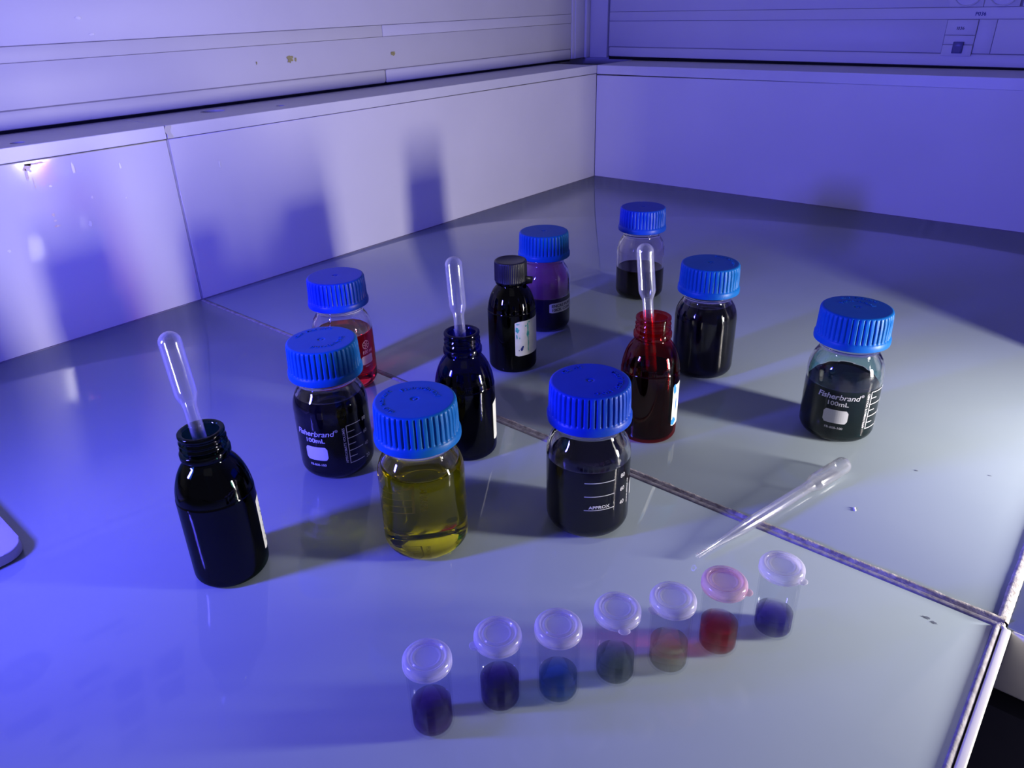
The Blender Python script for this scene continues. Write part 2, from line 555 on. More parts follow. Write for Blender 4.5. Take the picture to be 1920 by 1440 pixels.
for q in ((-0.607, 0.2580, 0.0052, 0.0046, 16, 0.35, 1), (-0.598, 0.2568, 0.0012, 0.0032, 10, 0.5, 2), (-0.661, 0.2565, 0.0011, 0.0020, 10, 0.4, 3), (-0.414, 0.2530, 0.0045, 0.0038, 14, 0.35, 4)):
    bm = bmesh.new()
    blob(bm, onL, *q)
    bm_obj('glue_spot', bm, M['glue'], TL, recalc=False)
bm = bmesh.new()
blob(bm, onL, -0.878, 0.3190, 0.0030, 0.0014, 10, 0.3, 5)
blob(bm, onL, -0.868, 0.3020, 0.0030, 0.0012, 10, 0.3, 6)
bm_obj('pale_specks', bm, M['scuff'], TL, recalc=False)

TR, segr = trunk('cable_trunking', 'white cable trunking along the right wall, carrying the socket and data plates', 'x', 0, 0, PY, 0.034)
RX0, RX1 = -0.053, 1.9
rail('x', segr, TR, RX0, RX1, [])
segr('cover', RX0, 0.5515, 0.2316, 0.2777, -0.0004, M['pvc'], 0.0006)
segr('cover', 0.5935, 0.6165, 0.2316, 0.2777, -0.0004, M['pvc'], 0.0006)
segr('cover', 0.6172, RX1, 0.2316, 0.2777, -0.0004, M['pvc'], 0.0006)
segr('cover', RX0, 0.5500, 0.2947, 0.3750, -0.0004, M['pvc'], 0.0006)
segr('cover', 0.6430, RX1, 0.2947, 0.3750, -0.0004, M['pvc'], 0.0006)

# internal corner piece of the trunking
CP = thing('trunking_corner', 'ribbed white corner piece joining the two trunking runs', 'trunking')
box('cover', DX - 0.034, PX + 0.0022, 0.0625, DY + 0.03, 0.2120, 0.395, M['pvc'], CP, 0.0018)
box('cover', PX + 0.0024, RX0 - 0.0006, PY - 0.0024, DY + 0.034, 0.2120, 0.395, M['pvc'], CP, 0.0018)
box('rib', PX + 0.0022, PX + 0.0048, 0.0700, PY - 0.0030, 0.2125, 0.394, M['pvc'], CP, 0.0011)
box('rib', PX + 0.0048, PX + 0.0110, 0.0990, PY - 0.0026, 0.2125, 0.394, M['pvc'], CP, 0.0014)

# data plate with jack, numbered strip
DP = thing('data_plate', 'white data outlet plate numbered 1036 on the right trunking', 'outlet')
box('label_strip', 0.5522, 0.5928, PY - 0.0016, PY + 0.02, 0.2568, 0.2775, M['pvc'], DP, 0.0006)
box('face_plate', 0.5522, 0.5928, PY - 0.0010, PY + 0.02, 0.2436, 0.2562, M['pvc'], DP, 0.0006)
box('face_plate', 0.5522, 0.5928, PY - 0.0022, PY + 0.02, 0.2276, 0.2430, M['pvc'], DP, 0.0008)
jk = box('jack', 0.5665, 0.5805, PY - 0.0048, PY + 0.01, 0.2315, 0.2475, M['jack'], DP, 0.0008)
box('jack_opening', 0.5688, 0.5782, PY - 0.0050, PY - 0.0046, 0.2330, 0.2415, M['socketdark'], jk)
bm = bmesh.new()
add_mapped(bm, text_mesh('I036', 0.0044, 0.00008), lambda x, y: (0.5715 + x, PY - 0.0018, 0.2640 + y))
bm_obj('lettering', bm, M['blacktext'], DP, recalc=False)
bm = bmesh.new()
add_mapped(bm, text_mesh('P036', 0.0052, 0.0001), lambda x, y: (0.5935 + x, PY - 0.0008, 0.2830 + y))
bm_obj('lettering', bm, M['posterink'], TR, recalc=False)

# mains sockets: twin on the right run, two on the left run
def socket(name, label, at, ang):
    t = thing(name, label, 'outlet', at, ang, 'mains sockets in the trunking')
    # local: plate in x-z plane, facing -y
    bm = bmesh.new()
    add_box(bm, -0.0225, 0.0225, -0.0012, 0.02, -0.0194, 0.0608, 0.0008, 2)
    bm_obj('face_plate', bm, M['pvc'], t, autosmooth=40)
    def lz(prof, nm, mat, par, n=40):
        bm = lathe_bm(prof, n)
        bmesh.ops.rotate(bm, verts=bm.verts, cent=(0, 0, 0), matrix=Matrix.Rotation(radians(90), 3, 'X'))
        return bm_obj(nm, bm, mat, par, autosmooth=35)
    cup = lz([(0.0192, 0.001), (0.0192, 0.0032), (0.0184, 0.0036), (0.0174, 0.0032), (0.0170, 0.0016), (0.0, 0.0014)], 'socket_cup', M['pvc'], t)
    for sx in (-1, 1):
        b2 = lathe_bm([(0.0, 0.0), (0.0026, 0.0), (0.0026, 0.0004), (0, 0.0004)], 14)
        bmesh.ops.rotate(b2, verts=b2.verts, cent=(0, 0, 0), matrix=Matrix.Rotation(radians(90), 3, 'X'))
        bmesh.ops.translate(b2, verts=b2.verts, vec=(sx * 0.0095, -0.0015, 0))
        bm_obj('pin_hole', b2, M['socketdark'], cup)
    b3 = lathe_bm([(0.0, 0.0), (0.0023, 0.0), (0.0023, 0.008), (0.0015, 0.0095), (0, 0.0098)], 14)
    bmesh.ops.rotate(b3, verts=b3.verts, cent=(0, 0, 0), matrix=Matrix.Rotation(radians(90), 3, 'X'))
    bmesh.ops.translate(b3, verts=b3.verts, vec=(0, -0.0012, 0.0075))
    bm_obj('earth_pin', b3, M['device2'], cup, autosmooth=40)
    return t
socket('mains_socket', 'left one of the two round sockets on the right trunking, above the data plate', (0.5745, PY, 0.3140), 0)
socket('mains_socket', 'right one of the two round sockets on the right trunking, nearest the frame edge', (0.6200, PY, 0.3140), 0)
socket('mains_socket', 'round socket on the left trunking, nearer the corner', (PX, -1.094, 0.3140), radians(90))
socket('mains_socket', 'round socket on the left trunking, farther from the corner', (PX, -1.1400, 0.3140), radians(90))

# the right-hand run sags slightly away from the corner
def sag(o, k):
    o.rotation_euler.y += k
    o.location.z += 0.1 * k - o.location.x * k
for o, k in ((TR, 0.0088), (DP, 0.0088), (led_r, 0.0040)):
    sag(o, k)
for o in list(COL.objects):
    if o.name.startswith('mains_socket') and o.location.x > 0:
        sag(o, 0.0088)
bpy.context.view_layer.update()

# poster on the left wall (above the picture; it mirrors in the glazed counter)
PO = thing('wall_poster', 'printed poster above the left trunking mirrored in the counter', 'poster')
WX = DX - 0.034
box('sheet', WX, WX + 0.0012, -1.42, -0.72, 0.44, 1.02, M['poster'], PO)
bm = bmesh.new()
def onP(y, z): return (WX + 0.0016, y, z)
blob(bm, onP, -1.112, 0.510, 0.040, 0.040, 40, 0.0, 1)
bm_obj('printed_shape', bm, M['posterink'], PO, recalc=False)
def bar(y0, y1, z0, z1):
    bm = bmesh.new()
    grid_patch(lambda u, v: onP(y0 + (y1 - y0) * u, z0 + (z1 - z0) * v), 1, 1, bm)
    bm_obj('printed_shape', bm, M['posterink'], PO, recalc=False)
for q in ((-1.16, -1.09, 0.62, 0.66), (-1.045, -0.985, 0.60, 0.625), (-1.06, -1.00, 0.655, 0.665), (-0.985, -0.93, 0.66, 0.73), (-0.985, -0.93, 0.75, 0.82),
          (-0.985, -0.93, 0.84, 0.91), (-0.90, -0.845, 0.66, 0.73), (-0.90, -0.845, 0.75, 0.82), (-1.02, -0.95, 0.50, 0.512), (-0.97, -0.92, 0.53, 0.538),
          (-0.915, -0.905, 0.68, 0.72), (-1.10, -1.05, 0.72, 0.75), (-1.10, -1.05, 0.78, 0.80), (-0.82, -0.78, 0.60, 0.62)):
    bar(*q)
bm = bmesh.new()
add_mapped(bm, text_mesh('C', 0.022, 0.0004), lambda x, y: (WX + 0.0020, -1.125 - x * 1.0, 0.500 + y))
add_mapped(bm, text_mesh('l', 0.022, 0.0004), lambda x, y: (WX + 0.0020, -1.095 - x * 1.0, 0.500 + y))
bm_obj('lettering', bm, M['poster'], PO, recalc=False)

# ------------------------------------------------------------------ counter
CT = thing('counter', 'grey-green glazed tiled counter with raised worn grout lines', 'counter')
def slab(x0, x1, y0, y1):
    bm = bmesh.new()
    add_box(bm, x0, x1, y0, y1, -0.012, 0.0, 0.0006, 2)
    return bm_obj('tile', bm, M['tile'], CT, autosmooth=40)
slab(0.0008, 0.8555, -0.8545, -0.0008)
slab(0.0008, 0.8552, -1.80, -0.8602)
slab(0.8598, 1.72, -0.8570, -0.0008)
box('worktop_board', 0.0, 0.8620, -1.80, -0.0005, -0.045, -0.0125, M['cabinet'], CT)
box('worktop_board', 0.8622, 1.72, -0.8565, -0.0005, -0.045, -0.0125, M['trim'], CT)

def bead(name, prof, a0, a1, axis, mat, jit=0.00025, n=260, jit_edge=0.0, seed=3):
    """prof: list of (across, z) ; runs from a0 to a1 along axis"""
    r = random.Random(seed)
    bm = bmesh.new()
    rows = []
    # smooth random walks per profile point
    off = [0.0] * len(prof)
    for i in range(n + 1):
        a = a0 + (a1 - a0) * i / n
        row = []
        for k, (c, z) in enumerate(prof):
            off[k] = 0.7 * off[k] + (r.random() - 0.5)
            je = off[k] * (jit_edge if k in (0, 1) else jit)
            zz = z + (off[k] * jit * 0.35 if 0 < k < len(prof) - 1 else 0)
            row.append(bm.verts.new((a, c + je, zz) if axis == 'x' else (c + je, a, zz)))
        rows.append(row)
    for A, B in zip(rows[:-1], rows[1:]):
        for k in range(len(prof) - 1):
            bm.faces.new((A[k], B[k], B[k + 1], A[k + 1]))
    return bm_obj(name, bm, mat, CT, smooth=True)
# main line (along x); chipped far edge slopes towards the viewer
bead('chipped_edge', [(-0.8532, -0.0004), (-0.8537, 0.0022), (-0.8550, 0.0016), (-0.8570, 0.0006)], 0.42, 0.858, 'x', M['chip'], 0.00022, 420, 0.0007, 5)
bead('grout_line', [(-0.8560, -0.001), (-0.8566, 0.0006), (-0.8578, 0.0007), (-0.8590, 0.0006), (-0.8600, 0.0003), (-0.8606, -0.001)], 0.42, 0.856, 'x', M['greygrout'], 0.00010, 420, 0.0001, 6)
bead('grout_line', [(-0.8545, -0.001), (-0.8555, 0.0002), (-0.8575, 0.0004), (-0.8598, 0.0002), (-0.8606, -0.001)], 0.0005, 0.42, 'x', M['greygrout'], 0.00012, 200, 0.0001, 7)
# right line (along y)
bead('grout_line', [(0.8538, -0.001), (0.8543, 0.0014), (0.8560, 0.0018), (0.8585, 0.0010), (0.8600, 0.0001), (0.8604, -0.001)], -0.8545, -0.001, 'y', M['grout'], 0.00020, 400, 0.0004, 8)
bead('grout_line', [(0.8536, -0.001), (0.8542, 0.0015), (0.8556, 0.0015), (0.8568, 0.0004), (0.8573, -0.001)], -1.80, -0.860, 'y', M['greygrout'], 0.00012, 300, 0.0001, 9)
bm = bmesh.new(); add_box(bm, 0.8578, 0.8622, -1.80, -0.8590, -0.042, 0.0008, 0.0010, 3)
bm_obj('edge_trim', bm, M['trim'], CT, autosmooth=40)
bm = bmesh.new(); add_box(bm, 0.8625, 1.72, -0.8600, -0.8574, -0.042, -0.0002, 0.0008, 3)
bm_obj('edge_trim', bm, M['trim'], CT, autosmooth=40)
bm = bmesh.new()
for k in range(9):
    r = rnd.random
    bmesh.ops.create_icosphere(bm, subdivisions=1, radius=0.0016 + 0.0012 * r(), matrix=Matrix.Translation((0.8570 + 0.003 * (r() - .5), -0.8578 + 0.003 * (r() - .5), 0.0000)) @ Matrix.Diagonal((1, 1, 0.5, 1)))
bm_obj('mortar_lump', bm, M['grout'], CT, smooth=True)
# sealant lines where counter meets the upstands
box('sealant', -0.0002, 0.0016, -1.75, -0.001, -0.001, 0.0012, M['mastic'], CT, 0.0004)
bead('sealant', [(-0.0020, -0.0002), (-0.0014, 0.0009), (0.0003, 0.0016)], 0.001, 1.70, 'x', M['mastic'], 0.0003, 300, 0.0006, 12)
# cabinet below the right-hand run of the counter
CB = thing('base_cabinet', 'dark grey cabinet under the right-hand counter', 'cabinet')
box('body', 0.8455, 1.70, -0.80, -0.02, -0.86, -0.0455, M['cabinet'], CB, 0.002)
box('door', 0.8465, 1.27, -0.818, -0.8005, -0.85, -0.094, M['door'], CB, 0.002)
box('door', 1.274, 1.698, -0.818, -0.8005, -0.85, -0.094, M['door'], CB, 0.002)
box('plinth', 0.92, 1.70, -0.78, -0.02, -0.90, -0.8605, M['floor'], CB)
CB2 = thing('base_cabinet', 'dark cabinet under the near counter, below the trimmed edge', 'cabinet')
box('body', 0.02, 0.84, -1.78, -0.02, -0.90, -0.0455, M['cabinet'], CB2, 0.002)

# marks and painted lamp glints on the upstand, marks on the counter
M['stain'] = pmat('dark_counter_stain', (0.22, 0.25, 0.28), 0.3, 0.3)
for k, (x, y, a_, b_) in enumerate(((0.8245, -0.8770, 0.0021, 0.0009), (0.8285, -0.8785, 0.0016, 0.0007), (0.7800, -0.7250, 0.0010, 0.0006), (0.8220, -0.7000, 0.0012, 0.0005))):
    bm = bmesh.new()
    blob(bm, lambda x_, y_: (x_, y_, 0.0002), x, y, a_, b_, 14, 0.4, 90 + k)
    bm_obj('stain', bm, M['stain'], CT, recalc=False)
for k, (x, y) in enumerate(((0.7600, -0.7990), (0.7610, -0.8010))):
    bm = bmesh.new()
    bmesh.ops.create_icosphere(bm, subdivisions=2, radius=0.0009, matrix=Matrix.Translation((x, y, 0.0004)) @ Matrix.Diagonal((1, 1.2, 0.6, 1)))
    bm_obj('droplet', bm, M['scuff'], CT, smooth=True)
MK = bmesh.new()
def onU(y, z): return (0.0004, y, z)
blob(MK, onU, -1.006, 0.1860, 0.0040, 0.0042, 16, 0.45, 11)
blob(MK, onU, -0.999, 0.1892, 0.0080, 0.0014, 16, 0.5, 12)
blob(MK, onU, -1.0085, 0.1790, 0.0016, 0.0060, 12, 0.3, 13)
blob(MK, onU, -1.004, 0.1700, 0.0006, 0.0052, 10, 0.3, 14)
blob(MK, onU, -0.9945, 0.1245, 0.0028, 0.0010, 12, 0.3, 15)
blob(MK, onU, -0.9950, 0.1300, 0.0016, 0.0012, 12, 0.4, 16)
blob(MK, onU, -0.9955, 0.1360, 0.0012, 0.0020, 12, 0.4, 17)
bm_obj('painted_glints', MK, M['glint'], up_l, recalc=False)  # strip lamp's highlights on the glaze, painted as bright patches
MK = bmesh.new()
for k, (y, z, a, b) in enumerate(((-0.964, 0.1800, 0.0014, 0.0058), (-0.953, 0.1465, 0.0015, 0.0015), (-0.916, 0.1735, 0.0012, 0.0028), (-1.045, 0.11, 0.0014, 0.0014),
                                  (-0.962, 0.119, 0.0018, 0.0030), (-0.918, 0.139, 0.0008, 0.0008), (-0.80, 0.155, 0.0009, 0.0040), (-0.990, 0.165, 0.0016, 0.0010))):
    blob(MK, onU, y, z, a, b, 12, 0.35, 30 + k)
bm_obj('scuffs', MK, M['scuff'], up_l, recalc=False)

# ------------------------------------------------------------------ flat white device at the left edge
DV = thing('flat_device', 'white flat device with a rounded corner poking in at the left frame edge', 'device', (0.27, -1.27, 0))
def rounded(x0, x1, y0, y1, r, z0, z1, bev, mat, nm, par):
    bm = bmesh.new()
    pts = []
    for (cx, cy, a) in ((x1 - r, y1 - r, 0), (x0 + r, y1 - r, 90), (x0 + r, y0 + r, 180), (x1 - r, y0 + r, 270)):
        for k in range(9):
            t = radians(a + 90 * k / 8)
            pts.append((cx + r * cos(t), cy + r * sin(t)))
    A = [bm.verts.new((x, y, z0)) for x, y in pts]
    B = [bm.verts.new((x, y, z1)) for x, y in pts]
    bm.faces.new(list(reversed(A))); top = bm.faces.new(B)
    for k in range(len(pts)):
        bm.faces.new((A[k], A[(k + 1) % len(pts)], B[(k + 1) % len(pts)], B[k]))
    bmesh.ops.bevel(bm, geom=list(top.edges), offset=bev, segments=3, affect='EDGES', profile=0.5)
    return bm_obj(nm, bm, mat, par, autosmooth=50)
rounded(-0.07, 0.088, -0.12, 0.087, 0.014, 0.0015, 0.0085, 0.0012, M['device'], 'casing', DV)
rounded(-0.06, 0.078, -0.11, 0.076, 0.010, 0.0083, 0.0090, 0.0004, M['device2'], 'inset_panel', DV)
rounded(-0.06, 0.080, -0.11, 0.079, 0.010, 0.0, 0.0016, 0.0004, M['dark'], 'rubber_foot', DV)

# unseen case added past the right frame edge to shade the far counter
IC = thing('added_shade_case', 'grey case added on the counter beyond the right frame edge to block the strip lamp', 'case', (0.985, -0.383, 0))
box('housing', -0.085, 0.085, -0.105, 0.105, 0.004, 0.300, M['cabinet'], IC, 0.003)
box('foot', -0.075, -0.055, -0.095, 0.095, 0.0, 0.0045, M['dark'], IC)
box('foot', 0.055, 0.075, -0.095, 0.095, 0.0, 0.0045, M['dark'], IC)
box('lid_panel', -0.078, 0.078, -0.098, 0.098, 0.2995, 0.304, M['device2'], IC, 0.001)

# ------------------------------------------------------------------ GL45 bottles
R_B = 0.0276
OUT = ([(0.0, 0.0012), (0.0150, 0.0010), (0.0178, 0.0001)] + arc(R_B - 0.0092, 0.0092, 0.0092, -80, 0, 8) +
       spline([(R_B, 0.014), (R_B, 0.050), (0.02755, 0.0555), (0.0268, 0.0605), (0.0251, 0.0650), (0.0231, 0.0684), (0.0215, 0.0710), (0.0207, 0.0733), (0.0212, 0.0752), (0.0223, 0.0764), (0.0222, 0.0782), (0.0204, 0.0796), (0.0198, 0.0815)], 3) +
       [(0.0198, 0.0990), (0.0192, 0.1000), (0.0178, 0.1000), (0.0172, 0.0990)])
INN = ([(0.0172, 0.0800), (0.0182, 0.0745), (0.0190, 0.0715), (0.0208, 0.0680), (0.0230, 0.0645), (0.0246, 0.0600), (0.02535, 0.0545), (0.0256, 0.0490), (0.0256, 0.0140)] +
       arc(0.0256 - 0.0085, 0.0115, 0.0085, 0, -85, 6) + [(0.012, 0.0034), (0.0, 0.0038)])
def inner_r(z):
    P = sorted([(q[1], q[0]) for q in INN if q[0] > 0.0129])
    if z <= P[0][0]:
        return P[0][1]
    for (z0, r0), (z1, r1) in zip(P[:-1], P[1:]):
        if z0 <= z <= z1 and z1 > z0:
            return r0 + (r1 - r0) * (z - z0) / (z1 - z0)
    return P[-1][1]

glass_me = lathe_bm(OUT + INN, 96)
proto_glass = None

def cap_profile():
    return [(0.0262, 0.0793), (0.0270, 0.0798), (0.0272, 0.0810), (0.0271, 0.0838), (0.0266, 0.0850)]
NR = 42
def rib(r, z, t):
    if z < 0.0852 or z > 0.1049:
        return r
    ph = (t * NR / (2 * pi)) % 1.0
    g = max(0.0, 1 - abs(ph - 0.5) / 0.24)
    k = min(1, (z - 0.0852) / 0.0008) * min(1, (0.1049 - z) / 0.0010)
    return r - 0.0011 * (g * g * (3 - 2 * g)) * k

CAPS = {}
def cap_mesh():
    if 'm' in CAPS:
        return CAPS['m']
    prof = [(0.0205, 0.0793)] + cap_profile() + [(0.0262, 0.0855), (0.02615, 0.0862), (0.0260, 0.0930), (0.0257, 0.1000), (0.0255, 0.1030), (0.02535, 0.1040), (0.0250, 0.10485), (0.0243, 0.1053), (0.0238, 0.1055), (0.0230, 0.1055), (0.0150, 0.1055), (0.0034, 0.1055),
                                            (0.0026, 0.1055), (0.0022, 0.1052), (0.0012, 0.1051), (0.0010, 0.1055), (0.0, 0.1056)]
    bm = lathe_bm(prof, NR * 8, rfun=rib)
    # close underside
    inner = lathe_bm([(0.0205, 0.0793), (0.0206, 0.1010), (0.0, 0.1012)], 48, bm=bm)
    bmesh.ops.recalc_face_normals(bm, faces=bm.faces)
    for f in bm.faces:
        f.smooth = True
    for e in bm.edges:
        if len(e.link_faces) == 2 and e.calc_face_angle(0) > radians(48):
            e.smooth = False
    me = bpy.data.meshes.new('cap'); bm.to_mesh(me); bm.free()
    CAPS['m'] = me
    return me

def cap_text(par, words, R, mat, start, h=0.0030, up_in=False):
    """embossed lettering round the cap top; start = angle (deg) where the words are centred"""
    bm = bmesh.new()
    tm = text_mesh(words, h, 0.00004, spacing=1.15)
    def fn(x, y):
        a = radians(start) - x / R
        rr = R + y
        return (rr * cos(a), rr * sin(a), 0.1055)
    add_mapped(bm, tm, fn)
    fs = list(bm.faces)
    ex = bmesh.ops.extrude_face_region(bm, geom=fs)
    vs = [v for v in ex['geom'] if isinstance(v, bmesh.types.BMVert)]
    bmesh.ops.translate(bm, verts=vs, vec=(0, 0, 0.00035))
    return bm_obj('embossed_lettering', bm, mat, par)

def print_fisher(t, a0):
    R = R_B + 0.00018
    bm = bmesh.new()
    v1 = text_mesh('Fisher', 0.0046, 0.00012, 0.20, 'LEFT', 0.97)
    v2 = text_mesh('brand', 0.0046, 0.0, 0.20, 'LEFT', 0.97)
    w1 = max(x for x, y in v1[0]); w2 = max(x for x, y in v2[0])
    tot = w1 + w2 - 0.0005
    k = radians(65) * R / tot
    add_mapped(bm, v1, lambda x, y: on_cyl(R, a0, 0.0400)(x * k - tot * k / 2, y))
    add_mapped(bm, v2, lambda x, y: on_cyl(R, a0, 0.0400)(x * k - tot * k / 2 + (w1 - 0.0005) * k, y))
    add_mapped(bm, text_mesh('®', 0.0022), lambda x, y: on_cyl(R, a0 + 35.5, 0.0428)(x, y))
    tm = text_mesh('100mL', 0.0037, 0.00008)
    k2 = radians(31) * R / (max(x for x, y in tm[0]) - min(x for x, y in tm[0]))
    add_mapped(bm, tm, lambda x, y: on_cyl(R, a0, 0.0347)(x * k2, y))
    tm = text_mesh('FB-800-100', 0.0019, 0.00003)
    k2b = radians(27) * R / (max(x for x, y in tm[0]) - min(x for x, y in tm[0]))
    add_mapped(bm, tm, lambda x, y: on_cyl(R, a0, 0.0147)(x * k2b, y))
    tm = text_mesh('APPROXIMATE VOLUMES', 0.0019, 0.00002, align='CENTER')
    k3 = 0.0298 / (max(x for x, y in tm[0]) - min(x for x, y in tm[0]))
    add_mapped(bm, tm, lambda x, y: on_cyl_vert(R, a0 + 48.0, 0.0303)(x * k3, y))
    for n_, z in ((80, 0.0458), (60, 0.0350), (40, 0.0243), (20, 0.0136)):
        add_mapped(bm, text_mesh(str(n_), 0.0031), lambda x, y, z=z: on_cyl(R, a0 + 85.5, z - 0.0012)(x, y))
    bm_obj('printed_lettering', bm, M['print'], t, recalc=False)
    bm = bmesh.new()
    cyl_rect(bm, R, a0 - 18.5, a0 + 18.5, 0.0196, 0.0310, round_=0.0022)
    bm_obj('writing_patch', bm, M['print'], t, recalc=False)
    bm = bmesh.new()
    cyl_rect(bm, R, a0 + 50.6, a0 + 51.9, 0.0143, 0.0462)
    for k in range(7):
        z = 0.0462 - k * (0.0462 - 0.0147) / 6
        cyl_rect(bm, R, a0 + 51, a0 + (77 if k % 2 == 0 else 64), z - 0.0003, z + 0.0003, 8)
    bm_obj('volume_scale', bm, M['print'], t, recalc=False)

def print_simax(t, a0):
    R = R_B + 0.00018
    bm = bmesh.new()
    for z, n_ in ((0.0466, '80'), (0.0364, '60'), (0.0259, '40'), (0.0155, '20')):
        if n_ != '20':
            add_mapped(bm, text_mesh(n_, 0.0032), lambda x, y, z=z: on_cyl(R, a0 + 53, z - 0.0010)(x, y))
    add_mapped(bm, text_mesh('APPROX', 0.0023, 0.00006), lambda x, y: on_cyl(R, a0 + 16.5, 0.0271)(x * 1.15, y))
    add_mapped(bm, text_mesh('www.simax.cz', 0.0022, 0.00002), lambda x, y: on_cyl_vert(R, a0 + 67.5, 0.0318)(x * 1.1, y))
    bm_obj('printed_lettering', bm, M['print'], t, recalc=False)
    bm = bmesh.new()
    for z in (0.0467, 0.0365, 0.0260):
        cyl_rect(bm, R, a0 - 4, a0 + 38, z - 0.00022, z + 0.00022, 12)
    bm_obj('volume_scale', bm, M['print'], t, recalc=False)
    bm = bmesh.new()
    cyl_rect(bm, R, a0 + 78, a0 + 108, 0.0245, 0.0358, round_=0.0015)
    bm_obj('writing_patch', bm, M['print'], t, recalc=False)

def print_red(t, a0):
    R = R_B + 0.00018
    bm = bmesh.new()
    # round emblem of crossed arcs
    c = on_cyl(R, a0 + 43, 0.0440)
    for ring, (r0, r1) in enumerate(((0.0036, 0.0041),)):
        n = 30
        A = [bm.verts.new(c(r0 * cos(2 * pi * k / n), r0 * sin(2 * pi * k / n))) for k in range(n)]
        B = [bm.verts.new(c(r1 * cos(2 * pi * k / n), r1 * sin(2 * pi * k / n))) for k in range(n)]
        for k in range(n):
            bm.faces.new((A[k], A[(k + 1) % n], B[(k + 1) % n], B[k]))
    for k in range(6):
        t0 = 2 * pi * k / 6
        p0, p1 = 0.0006, 0.0034
        d = 0.0003
        q = [(p0 * cos(t0) - d * sin(t0), p0 * sin(t0) + d * cos(t0)), (p1 * cos(t0) - d * sin(t0), p1 * sin(t0) + d * cos(t0)), (p1 * cos(t0) + d * sin(t0), p1 * sin(t0) - d * cos(t0)), (p0 * cos(t0) + d * sin(t0), p0 * sin(t0) - d * cos(t0))]
        bm.faces.new([bm.verts.new(c(*w_)) for w_ in q])
    add_mapped(bm, text_mesh('100 ml', 0.0034, 0.00012), lambda x, y: on_cyl(R, a0 + 46, 0.0355)(x, y))
    add_mapped(bm, text_mesh('www.simax.cz', 0.0019, 0.00002), lambda x, y: on_cyl_vert(R, a0 + 21, 0.0300)(x, y))
    add_mapped(bm, text_mesh('MADE IN', 0.0011, 0.00005), lambda x, y: on_cyl(R, a0 + 43, 0.0225)(x, y))
    bm_obj('printed_lettering', bm, M['print'], t, recalc=False)
    bm = bmesh.new()
    cyl_rect(bm, R, a0 + 30, a0 + 58, 0.0250, 0.0335, round_=0.001)
    bm_obj('writing_patch', bm, M['print'], t, recalc=False)

GM = {}
def gl_bottle(label, x, y, level, liq, cap='cap', caprot=0, film=None, film_top=0.072):
    t = thing('reagent_bottle', label, 'bottle', (x, y, 0), 0, 'blue-capped laboratory bottles')
    if 'g' not in GM:
        bm = lathe_bm(OUT + INN, 96)
        bmesh.ops.recalc_face_normals(bm, faces=bm.faces)
        for f in bm.faces:
            f.smooth = True
        me = bpy.data.meshes.new('glass_body'); bm.to_mesh(me); bm.free()
        me.materials.append(M['glass'])
        GM['g'] = me
    o = bpy.data.objects.new('glass_body', GM['g']); COL.objects.link(o); o.parent = t
    # the liquid overlaps the inside of the glass by a hair
    e = 0.00015
    prof = [(0.0, 0.0036)] + [(q[0] + e, q[1]) for q in reversed(INN) if 0.0129 < q[0] and q[1] < level - 0.001] + [(0.0120, 0.0032)]
    prof = [(0.0, 0.0036)] + sorted([(q[0] + e, q[1]) for q in INN if q[0] > 0.0129 and q[1] < level - 0.0012], key=lambda q: q[1])
    rl = inner_r(level) + e
    prof += [(rl, level + 0.0004), (rl - 0.0004, level), (rl - 0.0014, level - 0.0006), (rl - 0.004, level - 0.0008), (0.0, level - 0.0008)]
    lathe('liquid', prof, liq, t, 72, auto=40)
    if film:
        pts = [(inner_r(z) - 0.0002, z) for z in [level + 0.001 + (film_top - level - 0.001) * k / 14 for k in range(15)]]
        lathe('ink_film', pts, film, t, 64, auto=80)
    me = cap_mesh()
    if cap not in GM:
        mm = me.copy(); mm.materials.append(M[cap]); GM[cap] = mm
    c = bpy.data.objects.new('screw_cap', GM[cap]); COL.objects.link(c); c.parent = t
    c.rotation_euler = (0, 0, radians(caprot))
    return t, c

def fill_clear(t, level, col, dens, ior):
    """clear coloured liquid: wall and liquid nearly index-matched, so one refracting surface with the dye inside"""
    g = [o for o in t.children if o.name.startswith('glass_body')][0]
    l = [o for o in t.children if o.name.startswith('liquid')][0]
    cav = [q for q in INN if q[1] > level + 0.0008]
    bm = lathe_bm(OUT + cav + [(inner_r(level), level + 0.0006), (inner_r(level) - 0.0012, level), (inner_r(level) - 0.004, level - 0.0003), (0.0, level - 0.0003)], 96)
    bmesh.ops.recalc_face_normals(bm, faces=bm.faces)
    for f in bm.faces:
        f.smooth = True
    me = bpy.data.meshes.new('glass_body'); bm.to_mesh(me); bm.free()
    me.materials.append(glass('filled_glass_' + str(dens), ior=ior))
    g.data = me
    m, nt, out = new_mat('dye_' + str(dens))
    tr = nt.nodes.new('ShaderNodeBsdfTransparent')
    a = nt.nodes.new('ShaderNodeVolumeAbsorption')
    a.inputs['Color'].default_value = (*col, 1)
    a.inputs['Density'].default_value = dens
    nt.links.new(tr.outputs[0], out.inputs['Surface'])
    nt.links.new(a.outputs[0], out.inputs['Volume'])
    P = [(0.0, 0.0036)] + sorted([(q[0], q[1]) for q in INN if q[0] > 0.0129 and q[1] < level - 0.0016], key=lambda q: q[1]) + [(inner_r(level - 0.001), level - 0.001), (0.0, level - 0.001)]
    bm = lathe_bm(P, 72)
    bmesh.ops.recalc_face_normals(bm, faces=bm.faces)
    me = bpy.data.meshes.new('liquid'); bm.to_mesh(me); bm.free()
    me.materials.append(m)
    l.data = me

def to_cam(x, y):
    return math.degrees(atan2(CAM.y - y, CAM.x - x))

